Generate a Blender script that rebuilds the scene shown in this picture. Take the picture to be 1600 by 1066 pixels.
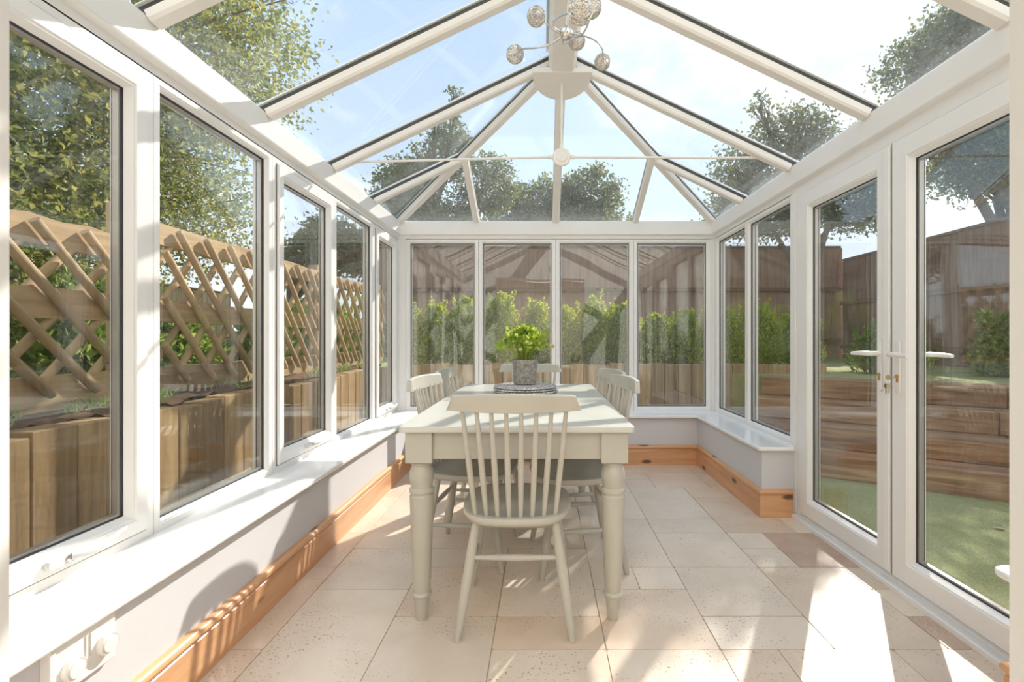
import bpy, bmesh, math, random
import numpy as np
from mathutils import Vector, Matrix
for o in list(bpy.data.objects): bpy.data.objects.remove(o)
S = bpy.context.scene; COL = S.collection
PI = math.pi
# ------------------------------------------------------------ camera, sky, sun, exposure
EYE = 1.11; F = 750.0
cam = bpy.data.cameras.new('camera'); co = bpy.data.objects.new('camera', cam); COL.objects.link(co)
co.location = (0, 0, EYE); co.rotation_euler = (PI/2, 0, 0)
cam.sensor_width = 36; cam.lens = F/1600*36; cam.shift_x = -48/1600; cam.shift_y = -6/1600
cam.clip_start = 0.02; cam.clip_end = 400
S.camera = co
S.view_settings.view_transform = 'Standard'; S.view_settings.look = 'None'
S.view_settings.gamma = 1; S.view_settings.use_curve_mapping = False
S.view_settings.exposure = 0.44
S.cycles.max_bounces = 16; S.cycles.diffuse_bounces = 7; S.cycles.glossy_bounces = 5; S.cycles.transparent_max_bounces = 32; S.cycles.transmission_bounces = 8
SUN = Vector((1.0, 1.61, 1.335)).normalized()
sl = bpy.data.lights.new('sun', 'SUN'); sl.energy = 5.2; sl.angle = 0.012; sl.color = (1.0, .93, .84)
so = bpy.data.objects.new('sun', sl); COL.objects.link(so); so.rotation_euler = SUN.to_track_quat('Z', 'Y').to_euler()
so.location = (6, 9, 9)
W = bpy.data.worlds.new('world'); S.world = W; W.use_nodes = True
def world():
    nt = W.node_tree; N = nt.nodes; L = nt.links; N.clear()
    out = N.new('ShaderNodeOutputWorld'); bg = N.new('ShaderNodeBackground'); L.new(bg.outputs[0], out.inputs[0])
    tc = N.new('ShaderNodeTexCoord')
    nz = N.new('ShaderNodeVectorMath'); nz.operation = 'NORMALIZE'; L.new(tc.outputs['Generated'], nz.inputs[0])
    sp = N.new('ShaderNodeSeparateXYZ'); L.new(nz.outputs[0], sp.inputs[0])
    r = N.new('ShaderNodeValToRGB'); L.new(sp.outputs[2], r.inputs[0])
    e = r.color_ramp.elements
    e[0].position = -.05; e[0].color = (.66, .72, .78, 1); e[1].position = .8; e[1].color = (.30, .43, .66, 1)
    m = e.new(.30); m.color = (.50, .62, .78, 1)
    mp = N.new('ShaderNodeMapping'); mp.inputs['Scale'].default_value = (1.6, 1.6, 3.2); mp.inputs['Location'].default_value = (.35, .2, .1)
    L.new(nz.outputs[0], mp.inputs[0])
    no = N.new('ShaderNodeTexNoise'); no.inputs['Scale'].default_value = 1.6; no.inputs['Detail'].default_value = 7; no.inputs['Roughness'].default_value = .55
    L.new(mp.outputs[0], no.inputs[0])
    cr = N.new('ShaderNodeValToRGB'); cr.color_ramp.elements[0].position = .50; cr.color_ramp.elements[1].position = .66; L.new(no.outputs[0], cr.inputs[0])
    mx = N.new('ShaderNodeMixRGB'); L.new(cr.outputs[0], mx.inputs[0]); L.new(r.outputs[0], mx.inputs[1]); mx.inputs[2].default_value = (.78, .80, .82, 1)
    # the brighter sky around the sun
    dt = N.new('ShaderNodeVectorMath'); dt.operation = 'DOT_PRODUCT'; L.new(nz.outputs[0], dt.inputs[0]); dt.inputs[1].default_value = SUN
    pw = N.new('ShaderNodeMath'); pw.operation = 'POWER'; mxm = N.new('ShaderNodeMath'); mxm.operation = 'MAXIMUM'; mxm.inputs[1].default_value = 0
    L.new(dt.outputs['Value'], mxm.inputs[0]); L.new(mxm.outputs[0], pw.inputs[0]); pw.inputs[1].default_value = 14
    gl = N.new('ShaderNodeMixRGB'); gl.blend_type = 'ADD'; L.new(pw.outputs[0], gl.inputs[0]); L.new(mx.outputs[0], gl.inputs[1]); gl.inputs[2].default_value = (.22, .20, .16, 1)
    L.new(gl.outputs[0], bg.inputs[0]); bg.inputs[1].default_value = 1.14
world()
al = bpy.data.lights.new('room_fill_light', 'AREA'); al.shape = 'RECTANGLE'; al.size = 2.6; al.size_y = 1.8; al.energy = 46; al.color = (1, .95, .88)  # added fill lamp in the unseen room, brightens the conservatory interior
ao = bpy.data.objects.new('room_fill_light', al); COL.objects.link(ao); ao.location = (0, -1.5, 2.46)

# ------------------------------------------------------------ materials
MATS = {}
def newmat(name):
    m = bpy.data.materials.new(name); m.use_nodes = True; MATS[name] = m
    nt = m.node_tree; b = nt.nodes['Principled BSDF']; return m, nt, b
def ramp(nt, fac, stops):
    r = nt.nodes.new('ShaderNodeValToRGB'); nt.links.new(fac, r.inputs[0]); e = r.color_ramp.elements
    e[0].position, e[0].color = stops[0][0], (*stops[0][1], 1); e[1].position, e[1].color = stops[-1][0], (*stops[-1][1], 1)
    for p, c in stops[1:-1]: x = e.new(p); x.color = (*c, 1)
    return r.outputs[0]
def coords(nt, scale=(1, 1, 1), space='Object'):
    t = nt.nodes.new('ShaderNodeTexCoord'); mp = nt.nodes.new('ShaderNodeMapping'); mp.inputs['Scale'].default_value = scale
    nt.links.new(t.outputs[space], mp.inputs[0]); return mp.outputs[0]
def noise(nt, vec, scale, detail=4, rough=.5, dist=0):
    n = nt.nodes.new('ShaderNodeTexNoise'); nt.links.new(vec, n.inputs[0])
    n.inputs['Scale'].default_value = scale; n.inputs['Detail'].default_value = detail; n.inputs['Roughness'].default_value = rough; n.inputs['Distortion'].default_value = dist
    return n.outputs[0]
def bump(nt, b, h, strength=.3, dist=.01):
    n = nt.nodes.new('ShaderNodeBump'); nt.links.new(h, n.inputs['Height']); n.inputs['Strength'].default_value = strength; n.inputs['Distance'].default_value = dist
    nt.links.new(n.outputs[0], b.inputs['Normal'])
def mix(nt, fac, a, c, mode='MIX'):
    m = nt.nodes.new('ShaderNodeMixRGB'); m.blend_type = mode
    for i, v in enumerate((fac, a, c)):
        if isinstance(v, (int, float)): m.inputs[i].default_value = v
        elif isinstance(v, tuple): m.inputs[i].default_value = (*v, 1)
        else: nt.links.new(v, m.inputs[i])
    return m.outputs[0]
def island(nt): return nt.nodes.new('ShaderNodeNewGeometry').outputs['Random Per Island']
def objrand(nt): return nt.nodes.new('ShaderNodeObjectInfo').outputs['Random']
def plain(name, col, rough=.5, metal=0, var=.04, vs=6, bmp=0, bs=80, spec=.5):
    m, nt, b = newmat(name); v = coords(nt)
    b.inputs['Roughness'].default_value = rough; b.inputs['Metallic'].default_value = metal; b.inputs['Specular IOR Level'].default_value = spec
    lo = tuple(c*(1-var) for c in col); hi = tuple(min(1, c*(1+var)) for c in col)
    nt.links.new(ramp(nt, noise(nt, v, vs), [(.3, lo), (.7, hi)]), b.inputs['Base Color'])
    if bmp: bump(nt, b, noise(nt, v, bs, 3), bmp, .002)
    return m
plain('upvc', (.86, .845, .825), .28, var=.015, vs=3)
plain('upvc_roof', (.83, .795, .75), .35, var=.02, vs=3)
plain('sill', (.87, .86, .845), .16, var=.012, vs=2)
plain('wall_paint', (.65, .64, .655), .75, var=.015, vs=2, bmp=.12, bs=140)
plain('house_paint', (.80, .795, .78), .7, var=.02, vs=1.5, bmp=.1)
plain('ceiling_paint', (.8, .78, .75), .8)
plain('rubber', (.035, .035, .038), .45, var=.2, vs=20)
plain('spacer', (.45, .43, .41), .35, metal=.5)
plain('bar_grey', (.07, .078, .08), .4, var=.2, vs=8)
plain('plastic', (.82, .80, .77), .3, var=.01)
plain('handle_white', (.66, .65, .63), .3, var=.01)
plain('plastic_grey', (.60, .58, .55), .35, var=.01)
plain('chrome', (.72, .70, .67), .09, metal=1, var=.02)
plain('wire', (.80, .76, .70), .22, metal=1, var=.02)
plain('brass', (.72, .50, .24), .25, metal=1, var=.05)
plain('steel', (.66, .64, .60), .28, metal=1, var=.05)
plain('soil', (.115, .065, .04), .95, var=.5, vs=25, bmp=.8, bs=40)
plain('bark', (.13, .10, .075), .9, var=.4, vs=14, bmp=.6, bs=30)
plain('patio', (.42, .37, .31), .85, var=.15, vs=3, bmp=.2)
def paint():
    m, nt, b = newmat('greige_paint'); v = coords(nt)
    b.inputs['Roughness'].default_value = .33
    nt.links.new(ramp(nt, noise(nt, v, 9, 5), [(.3, (.475, .455, .395)), (.7, (.505, .487, .425))]), b.inputs['Base Color'])
    bump(nt, b, noise(nt, coords(nt, (18, 2, 18)), 7, 3), .05, .002)
paint()
plain('tabletop_sunlit_paint', (.60, .59, .54), .24, var=.02, vs=6)  # the table's greige paint lightened, sunlight on the top put into its colour
def wood(name, a, c, d, axis='x', rough=.5, knots=True, ringscale=3.0, bstr=.15, island_var=True):
    m, nt, b = newmat(name)
    s = {'x': (.5, 7, 7), 'y': (7, .5, 7), 'z': (7, 7, .5)}[axis]
    v = coords(nt, s)
    if island_var:
        add = nt.nodes.new('ShaderNodeVectorMath'); add.operation = 'ADD'; cmb = nt.nodes.new('ShaderNodeCombineXYZ')
        mu = nt.nodes.new('ShaderNodeMath'); mu.operation = 'MULTIPLY'; mu.inputs[1].default_value = 37; nt.links.new(objrand(nt), mu.inputs[0])
        for i in range(3): nt.links.new(mu.outputs[0], cmb.inputs[i])
        nt.links.new(v, add.inputs[0]); nt.links.new(cmb.outputs[0], add.inputs[1]); v = add.outputs[0]
    g = noise(nt, v, ringscale, 6, .6, .6)
    col = ramp(nt, g, [(.28, a), (.5, c), (.74, d)])
    if knots:
        vo = nt.nodes.new('ShaderNodeTexVoronoi'); sv = {'x': (3.6, 9, 9), 'y': (9, 3.6, 9), 'z': (9, 9, 3.6)}[axis]
        nt.links.new(coords(nt, sv), vo.inputs['Vector']); vo.inputs['Scale'].default_value = 1.0
        k = ramp(nt, vo.outputs['Distance'], [(.11, (1, 1, 1)), (.20, (0, 0, 0))])
        col = mix(nt, k, col, tuple(x*.28 for x in a))
    if island_var:
        hs = nt.nodes.new('ShaderNodeHueSaturation'); nt.links.new(col, hs.inputs['Color'])
        mr = nt.nodes.new('ShaderNodeMapRange'); nt.links.new(objrand(nt), mr.inputs[0]); mr.inputs[3].default_value = .72; mr.inputs[4].default_value = 1.2
        nt.links.new(mr.outputs[0], hs.inputs['Value']); col = hs.outputs[0]
    nt.links.new(col, b.inputs['Base Color']); b.inputs['Roughness'].default_value = rough
    bump(nt, b, g, bstr, .006)
wood('pine_x', (.56, .27, .125), (.68, .37, .19), (.76, .46, .26), 'x', .35, island_var=False)
wood('pine_y', (.56, .27, .125), (.68, .37, .19), (.76, .46, .26), 'y', .35, island_var=False)
wood('trellis_wood', (.36, .25, .13), (.52, .38, .215), (.64, .49, .30), 'z', .8, knots=False, bstr=.3)
wood('board_wood', (.34, .23, .12), (.50, .35, .19), (.60, .45, .27), 'y', .85, knots=False, bstr=.4)
wood('sleeper_upright', (.26, .16, .075), (.42, .28, .14), (.54, .39, .21), 'z', .85, knots=False, bstr=.6)
wood('sleeper_flat', (.13, .06, .03), (.34, .175, .08), (.62, .42, .22), 'x', .85, knots=False, bstr=.7)
wood('fence_wood', (.20, .11, .08), (.29, .175, .125), (.36, .235, .17), 'z', .9, knots=False, bstr=.3)
wood('fence_rail', (.16, .085, .055), (.24, .135, .09), (.30, .18, .12), 'x', .9)
def travertine(name, a, c, pits, pitcol):
    m, nt, b = newmat(name); v = coords(nt)
    rnd = island(nt)
    add = nt.nodes.new('ShaderNodeVectorMath'); add.operation = 'ADD'; cmb = nt.nodes.new('ShaderNodeCombineXYZ')
    mu = nt.nodes.new('ShaderNodeMath'); mu.operation = 'MULTIPLY'; mu.inputs[1].default_value = 53; nt.links.new(rnd, mu.inputs[0])
    for i in range(2): nt.links.new(mu.outputs[0], cmb.inputs[i])
    nt.links.new(v, add.inputs[0]); nt.links.new(cmb.outputs[0], add.inputs[1]); vv = add.outputs[0]
    n1 = noise(nt, vv, 3.2, 6, .6, .5)
    col = ramp(nt, n1, [(.3, a), (.7, c)])
    pn = noise(nt, vv, 95, 3, .55, .3); area = noise(nt, vv, 4.0, 2)
    p = ramp(nt, pn, [(pits, (1, 1, 1)), (pits+.04, (0, 0, 0))])
    ar = ramp(nt, area, [(.42, (0, 0, 0)), (.6, (1, 1, 1))])
    pf = mix(nt, 1.0, p, ar, 'MULTIPLY')
    col = mix(nt, pf, col, pitcol)
    hs = nt.nodes.new('ShaderNodeHueSaturation'); nt.links.new(col, hs.inputs['Color'])
    mr = nt.nodes.new('ShaderNodeMapRange'); nt.links.new(rnd, mr.inputs[0]); mr.inputs[3].default_value = .93; mr.inputs[4].default_value = 1.06
    nt.links.new(mr.outputs[0], hs.inputs['Value']); nt.links.new(hs.outputs[0], b.inputs['Base Color'])
    b.inputs['Roughness'].default_value = .30
    bump(nt, b, pf, -.5, .002)
travertine('travertine_cream', (.68, .57, .455), (.80, .70, .59), .35, (.40, .28, .18))
travertine('travertine_peach', (.66, .52, .395), (.77, .645, .52), .35, (.40, .26, .16))
travertine('travertine_brown', (.42, .28, .19), (.57, .42, .32), .42, (.60, .48, .38))
plain('grout', (.52, .42, .30), .9, var=.1, vs=30)
def glass(name, f0, tint, dirt=0.0, dirtcol=(.9, .9, .9), boost=1.0):
    m, nt, b = newmat(name); N = nt.nodes; L = nt.links; N.remove(b); out = N['Material Output']
    g = N.new('ShaderNodeNewGeometry'); d = N.new('ShaderNodeVectorMath'); d.operation = 'DOT_PRODUCT'
    L.new(g.outputs['Normal'], d.inputs[0]); L.new(g.outputs['Incoming'], d.inputs[1])
    def mth(op, a, c=None):
        n = N.new('ShaderNodeMath'); n.operation = op
        for i, x in enumerate((a, c)):
            if x is None: continue
            if isinstance(x, (int, float)): n.inputs[i].default_value = x
            else: L.new(x, n.inputs[i])
        return n.outputs[0]
    ab = mth('ABSOLUTE', d.outputs['Value']); om = mth('SUBTRACT', 1.0, ab); p5 = mth('POWER', om, 5)
    fr = mth('MINIMUM', mth('ADD', mth('MULTIPLY', p5, (1-f0)*boost), f0), .9)
    t = N.new('ShaderNodeBsdfTransparent'); t.inputs[0].default_value = (*tint, 1)
    gl = N.new('ShaderNodeBsdfGlossy'); gl.inputs['Roughness'].default_value = 0.0; gl.inputs[0].default_value = (.97, 1, .98, 1)
    v = coords(nt, (1, 1, 1))
    ms = N.new('ShaderNodeMixShader'); L.new(fr, ms.inputs[0]); L.new(t.outputs[0], ms.inputs[1]); L.new(gl.outputs[0], ms.inputs[2])
    # the slight waviness of sealed units
    bp = N.new('ShaderNodeBump'); L.new(noise(nt, v, 2.0, 1), bp.inputs['Height']); bp.inputs['Strength'].default_value = .12; bp.inputs['Distance'].default_value = .02
    L.new(bp.outputs[0], gl.inputs['Normal'])
    res = ms.outputs[0]
    if dirt:
        tr = N.new('ShaderNodeBsdfTranslucent'); tr.inputs[0].default_value = (*dirtcol, 1)
        n1 = noise(nt, v, 2.2, 5, .6); n2 = noise(nt, coords(nt, (1, 1, 1)), 60, 3, .6)
        f1 = N.new('ShaderNodeMapRange'); L.new(n1, f1.inputs[0]); f1.inputs[1].default_value = .3; f1.inputs[2].default_value = .75; f1.inputs[3].default_value = dirt*.5; f1.inputs[4].default_value = dirt*1.5
        f2 = N.new('ShaderNodeMapRange'); L.new(n2, f2.inputs[0]); f2.inputs[1].default_value = .35; f2.inputs[2].default_value = .7; f2.inputs[3].default_value = .5; f2.inputs[4].default_value = 1.6
        ff = mth('MULTIPLY', f1.outputs[0], f2.outputs[0])
        m2 = N.new('ShaderNodeMixShader'); L.new(ff, m2.inputs[0]); L.new(res, m2.inputs[1]); L.new(tr.outputs[0], m2.inputs[2]); res = m2.outputs[0]
    L.new(res, out.inputs['Surface'])
glass('window_glass', .072, (.985, .99, .985), dirt=.006)
glass('roof_glass', .035, (.975, .99, .985), dirt=.026)
def leaf(name, a, c, d, trans=.45, rough=.5):
    m, nt, b = newmat(name); N = nt.nodes; L = nt.links; out = N['Material Output']
    col = ramp(nt, island(nt), [(0, a), (.5, c), (1, d)])
    L.new(col, b.inputs['Base Color']); b.inputs['Roughness'].default_value = rough
    tr = N.new('ShaderNodeBsdfTranslucent'); hs = N.new('ShaderNodeHueSaturation'); L.new(col, hs.inputs['Color']); hs.inputs['Value'].default_value = 1.7; hs.inputs['Hue'].default_value = .485
    L.new(hs.outputs[0], tr.inputs[0])
    ms = N.new('ShaderNodeMixShader'); ms.inputs[0].default_value = trans; L.new(b.outputs[0], ms.inputs[1]); L.new(tr.outputs[0], ms.inputs[2]); L.new(ms.outputs[0], out.inputs['Surface'])
leaf('leaf_yellowgreen', (.10, .14, .025), (.19, .22, .045), (.34, .32, .08))
leaf('leaf_dark', (.06, .085, .035), (.11, .14, .05), (.20, .20, .08))
leaf('leaf_conifer', (.12, .19, .015), (.27, .35, .03), (.54, .56, .07))
leaf('leaf_bush', (.07, .14, .025), (.15, .23, .045), (.32, .38, .09))
leaf('leaf_parsley', (.13, .24, .03), (.29, .40, .05), (.54, .58, .14))
leaf('grass_blade', (.14, .28, .05), (.24, .38, .09), (.36, .46, .16), .3)
def turf():
    m, nt, b = newmat('turf'); v = coords(nt)
    n1 = noise(nt, v, 3, 4); n2 = noise(nt, v, 120, 3, .7)
    c = ramp(nt, n1, [(.3, (.36, .40, .15)), (.7, (.50, .52, .24))])
    c2 = ramp(nt, n2, [(.3, (.5, .5, .5)), (.7, (1.2, 1.2, 1.1))])
    nt.links.new(mix(nt, 1.0, c, c2, 'MULTIPLY'), b.inputs['Base Color']); b.inputs['Roughness'].default_value = .9
    bump(nt, b, n2, .7, .02)
turf()
def concrete():
    m, nt, b = newmat('concrete_pot'); v = coords(nt)
    n = noise(nt, v, 60, 5, .7)
    nt.links.new(ramp(nt, n, [(.35, (.17, .155, .135)), (.5, (.32, .30, .265)), (.68, (.48, .455, .41))]), b.inputs['Base Color'])
    b.inputs['Roughness'].default_value = .85; bump(nt, b, n, .5, .003)
concrete()
def woven():
    m, nt, b = newmat('woven_cord'); v = coords(nt)
    n = noise(nt, v, 70, 4, .7)
    nt.links.new(ramp(nt, n, [(.35, (.20, .185, .175)), (.5, (.46, .44, .42)), (.63, (.78, .76, .73))]), b.inputs['Base Color'])
    b.inputs['Roughness'].default_value = .8; bump(nt, b, n, .6, .003)
woven()

# ------------------------------------------------------------ mesh helpers
class MB:
    def __init__(s): s.v = []; s.f = []; s.mi = []; s.m = 0
    def add(s, vs, fs):
        o = len(s.v); s.v += [tuple(x) for x in vs]; s.f += [tuple(o+i for i in f) for f in fs]; s.mi += [s.m]*len(fs); return s
    def box(s, x0, x1, y0, y1, z0, z1):
        x0, x1 = min(x0, x1), max(x0, x1); y0, y1 = min(y0, y1), max(y0, y1); z0, z1 = min(z0, z1), max(z0, z1)
        return s.add([(x0,y0,z0),(x1,y0,z0),(x1,y1,z0),(x0,y1,z0),(x0,y0,z1),(x1,y0,z1),(x1,y1,z1),(x0,y1,z1)],
                     [(0,3,2,1),(4,5,6,7),(0,1,5,4),(1,2,6,5),(2,3,7,6),(3,0,4,7)])
    def bar(s, p0, p1, up, w, h0, h1):
        p0, p1, up = Vector(p0), Vector(p1), Vector(up); d = (p1-p0).normalized(); side = d.cross(up).normalized(); up = side.cross(d).normalized()
        vs = [p+side*a+up*h for p in (p0, p1) for a, h in ((-w/2, h0), (w/2, h0), (w/2, h1), (-w/2, h1))]
        return s.add(vs, [(0,1,2,3),(7,6,5,4),(0,4,5,1),(1,5,6,2),(2,6,7,3),(3,7,4,0)])
    def barpoly(s, p0, p1, up, prof):
        p0, p1, up = Vector(p0), Vector(p1), Vector(up); d = (p1-p0).normalized(); side = d.cross(up).normalized(); up = side.cross(d).normalized()
        n = len(prof); vs = [p+side*a+up*h for p in (p0, p1) for a, h in prof]
        return s.add(vs, [tuple(range(n)), tuple(range(2*n-1, n-1, -1))]+[(i, n+i, n+(i+1) % n, (i+1) % n) for i in range(n)])
    def prism(s, poly, off):
        n = len(poly); off = Vector(off); vs = [Vector(p) for p in poly]+[Vector(p)+off for p in poly]
        return s.add(vs, [tuple(range(n-1, -1, -1)), tuple(range(n, 2*n))]+[(i, (i+1) % n, n+(i+1) % n, n+i) for i in range(n)])
    def tube(s, pts, rad, n=10, cap=True, closed=False):
        pts = [Vector(p) for p in pts]; m = len(pts)
        if not hasattr(rad, '__len__'): rad = [rad]*m
        vs = []; ref = None
        for i, p in enumerate(pts):
            if closed: t = (pts[(i+1) % m]-pts[i-1]).normalized()
            else: t = (pts[min(i+1, m-1)]-pts[max(i-1, 0)]).normalized()
            if ref is None:
                ref = t.cross(Vector((0, 0, 1)) if abs(t.z) < .9 else Vector((1, 0, 0))).normalized()
            ref = (ref-t*ref.dot(t)).normalized(); b = t.cross(ref)
            for k in range(n):
                a = 2*PI*k/n; vs.append(p+(ref*math.cos(a)+b*math.sin(a))*rad[i])
        fs = []
        for i in range(m if closed else m-1):
            j = (i+1) % m
            for k in range(n): fs.append((i*n+k, i*n+(k+1) % n, j*n+(k+1) % n, j*n+k))
        if cap and not closed: fs += [tuple(range(n-1, -1, -1)), tuple((m-1)*n+k for k in range(n))]
        return s.add(vs, fs)
    def lathe(s, prof, c=(0, 0, 0), n=28, axis=2, sgn=1):
        # prof: (r, h) list
        vs = []
        for r, h in prof:
            for k in range(n):
                a = 2*PI*k/n; x, y = r*math.cos(a), r*math.sin(a); h2 = h*sgn
                p = (x, y, h2) if axis == 2 else ((h2, x, y) if axis == 0 else (x, h2, y))
                vs.append((p[0]+c[0], p[1]+c[1], p[2]+c[2]))
        fs = [(i*n+k, i*n+(k+1) % n, (i+1)*n+(k+1) % n, (i+1)*n+k) for i in range(len(prof)-1) for k in range(n)]
        fs += [tuple(range(n-1, -1, -1)), tuple((len(prof)-1)*n+k for k in range(n))]
        return s.add(vs, fs)
    def build(s, name, mats, parent=None, loc=(0, 0, 0), smooth=False, bevel=0, seg=2):
        me = bpy.data.meshes.new(name); me.from_pydata(s.v, [], s.f)
        if not isinstance(mats, (list, tuple)): mats = [mats]
        for m in mats: me.materials.append(MATS[m])
        me.polygons.foreach_set('material_index', s.mi)
        bm = bmesh.new(); bm.from_mesh(me); bmesh.ops.recalc_face_normals(bm, faces=bm.faces); bm.to_mesh(me); bm.free()
        if smooth: me.shade_smooth()
        o = bpy.data.objects.new(name, me); COL.objects.link(o); o.location = loc
        if parent is not None: o.parent = parent
        if bevel:
            b = o.modifiers.new('bevel', 'BEVEL'); b.width = bevel; b.segments = seg; b.limit_method = 'ANGLE'; b.angle_limit = .6
            me.shade_smooth(); o.modifiers.new('wn', 'WEIGHTED_NORMAL').keep_sharp = False
        return o
def autosmooth(o, ang=.7):
    me = o.data; me.shade_smooth()
    try: me.set_sharp_from_angle(angle=ang)
    except Exception: pass
    return o
def np_mesh(name, V, Fq, mat, parent=None, loc=(0, 0, 0), smooth=False):
    me = bpy.data.meshes.new(name); n = len(V); k = Fq.shape[1]; m = len(Fq)
    me.vertices.add(n); me.vertices.foreach_set('co', V.astype(np.float32).ravel())
    me.loops.add(m*k); me.loops.foreach_set('vertex_index', Fq.astype(np.int32).ravel())
    me.polygons.add(m); me.polygons.foreach_set('loop_start', np.arange(0, m*k, k, dtype=np.int32))
    me.materials.append(MATS[mat]); me.update(calc_edges=True); me.validate()
    if smooth: me.shade_smooth()
    o = bpy.data.objects.new(name, me); COL.objects.link(o); o.location = loc
    if parent is not None: o.parent = parent
    return o
def empty(name, loc=(0, 0, 0), rz=0):
    o = bpy.data.objects.new(name, None); o.empty_display_size = .1; COL.objects.link(o); o.location = loc; o.rotation_euler = (0, 0, rz); return o
def tag(o, label=None, cat=None, group=None, kind=None):
    for k, v in (('label', label), ('category', cat), ('group', group), ('kind', kind)):
        if v: o[k] = v
    return o
def struct(o, label, cat='structure'): return tag(o, label, cat, None, 'structure')
def copy_tree(o, parent=None):
    c = o.copy(); COL.objects.link(c)
    if parent is not None: c.parent = parent
    for ch in [x for x in o.children]: copy_tree(ch, c)
    return c

# ------------------------------------------------------------ room dimensions
XL, XR, YB, Y0 = -1.33, 1.57, 4.40, .72          # faces of the window frames
SZ = .435                                        # sill top
HZ = 2.03                                        # head of window frames
WL, WR, WBk = -1.125, 1.355, 4.18                # faces of the dwarf walls
# --- floor: travertine laid in a mixed-size pattern
def floor():
    mb = MB(); mb.m = 0; mb.box(-1.40, 1.70, .42, 4.40, -.06, -.0035)
    rnd = random.Random(5); c = .2032; ox, oy = -1.40, 2.315-9*.2032-.0
    nx, ny = 16, 20; grid = [[0]*ny for _ in range(nx)]
    def put(i, j, w, h, mi):
        for a in range(w):
            for b in range(h): grid[i+a][j+b] = 1
        x0, x1 = ox+i*c, min(ox+(i+w)*c, 1.62); y0, y1 = oy+j*c, min(oy+(j+h)*c, 4.30)
        if x1-x0 < .02 or y1-y0 < .02: return
        g = .0018; mb.m = mi; r = .006
        x0 += g; x1 -= g; y0 += g; y1 -= g
        def jit(): return rnd.uniform(-.0012, .0012)
        poly = [(x0+r, y0+jit()), (x1-r, y0+jit()), (x1+jit(), y0+r), (x1+jit(), y1-r), (x1-r, y1+jit()), (x0+r, y1+jit()), (x0+jit(), y1-r), (x0+jit(), y0+r)]
        mb.prism([(px, py, -.006) for px, py in poly], (0, 0, .006))
    put(13, 9, 2, 2, 3); put(14, 6, 1, 1, 3)
    for j in range(ny):
        for i in range(nx):
            if grid[i][j]: continue
            opts = [(3, 2), (2, 2), (2, 3), (2, 1), (1, 1), (3, 2), (2, 3)]; rnd.shuffle(opts); opts.append((1, 1))
            for w, h in opts:
                if i+w <= nx and j+h <= ny and all(not grid[i+a][j+b] for a in range(w) for b in range(h)):
                    put(i, j, w, h, rnd.choice([1, 1, 1, 2, 1, 2])); break
    o = mb.build('floor', ['grout', 'travertine_cream', 'travertine_peach', 'travertine_brown']); struct(o, 'cream travertine tiled floor of the conservatory', 'floor')
floor()
# --- dwarf walls
def wall(name, label, boxes, mat='wall_paint', poly=None):
    mb = MB()
    for b in boxes: mb.box(*b)
    return struct(mb.build(name, mat, bevel=.003), label, 'wall')
wall('wall_left', 'low plastered wall under the left windows', [(XL-.07, WL, Y0, YB+.07, -.06, SZ-.025)])
wall('wall_back', 'low plastered wall under the back windows', [(WL, WR, WBk, YB+.07, -.06, SZ-.025)])
wall('wall_right', 'low plastered wall under the right windows with its short returns', [(WR, XR+.07, 2.97, YB+.07, -.06, SZ-.025), (WR, XR+.07, Y0, 1.375, -.06, SZ-.025)])
# --- baseboards: torus skirting in knotty pine (profile: depth, height)
SK = [(0, 0), (.018, 0), (.018, .130), (.014, .134), (.014, .137), (.020, .141), (.025, .149), (.025, .158), (.019, .167), (.008, .172), (0, .172)]
def skirt(name, label, path, mat):
    """path: list of (x,y,nx,ny) – corner points on wall face with outward mitre vector"""
    mb = MB(); n = len(SK); vs = []
    for (x, y, mx, my) in path:
        vs += [(x+mx*d, y+my*d, z) for d, z in SK]
    fs = [tuple(range(n)), tuple((len(path)-1)*n+i for i in range(n-1, -1, -1))]
    for p in range(len(path)-1):
        for i in range(n): fs.append((p*n+i, p*n+(i+1) % n, (p+1)*n+(i+1) % n, (p+1)*n+i))
    mb.add(vs, fs); o = autosmooth(mb.build(name, mat)); struct(o, label, 'baseboard'); return o
skirt('baseboard_left', 'knotty pine skirting along the left wall', [(WL, Y0, 1, 0), (WL, WBk, 1, -1)], 'pine_y')
skirt('baseboard_back', 'knotty pine skirting along the back wall', [(WL, WBk, 1, -1), (WR, WBk, -1, -1)], 'pine_x')
skirt('baseboard_right', 'knotty pine skirting along the right wall beyond the doors', [(WR, WBk, -1, -1), (WR, 2.97, -1, -1)], 'pine_y')
skirt('baseboard_return', 'short pine skirting on the wall return beside the door', [(WR, 2.97, -1, -1), (XR-.03, 2.97, 0, -1)], 'pine_x')
skirt('baseboard_near', 'end of pine skirting at the lower right near the doors', [(XR-.03, 1.375, 0, 1), (WR, 1.375, -1, 1), (WR, Y0, -1, 0)], 'pine_y')
# --- sills
def slab(name, label, poly, z0, z1, mat, bevel):
    mb = MB(); mb.prism([(x, y, z0) for x, y in poly], (0, 0, z1-z0)); o = mb.build(name, mat, bevel=bevel, seg=4); struct(o, label, 'window sill'); return o
SE_L, SE_R, SE_B = -1.085, 1.322, 4.13
slab('trim_1', 'deep white sill board running along the left windows and across the back', [(XL-.02, Y0), (SE_L, Y0), (SE_L, SE_B), (SE_R, SE_B), (SE_R, 2.935), (1.545, 2.935), (1.545, 2.99), (XR+.02, 2.99), (XR+.02, YB+.02), (XL-.02, YB+.02)], SZ-.025, SZ, 'sill', .010)
slab('trim_2', 'rounded end of the white sill board at the right by the near door', [(XR+.02, Y0), (XR+.02, 1.34), (1.545, 1.385), (1.45, 1.428), (1.36, 1.430), (1.334, 1.420), (1.324, 1.400), (SE_R, 1.37), (SE_R, Y0)], SZ-.025, SZ, 'sill', .010)

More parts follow.
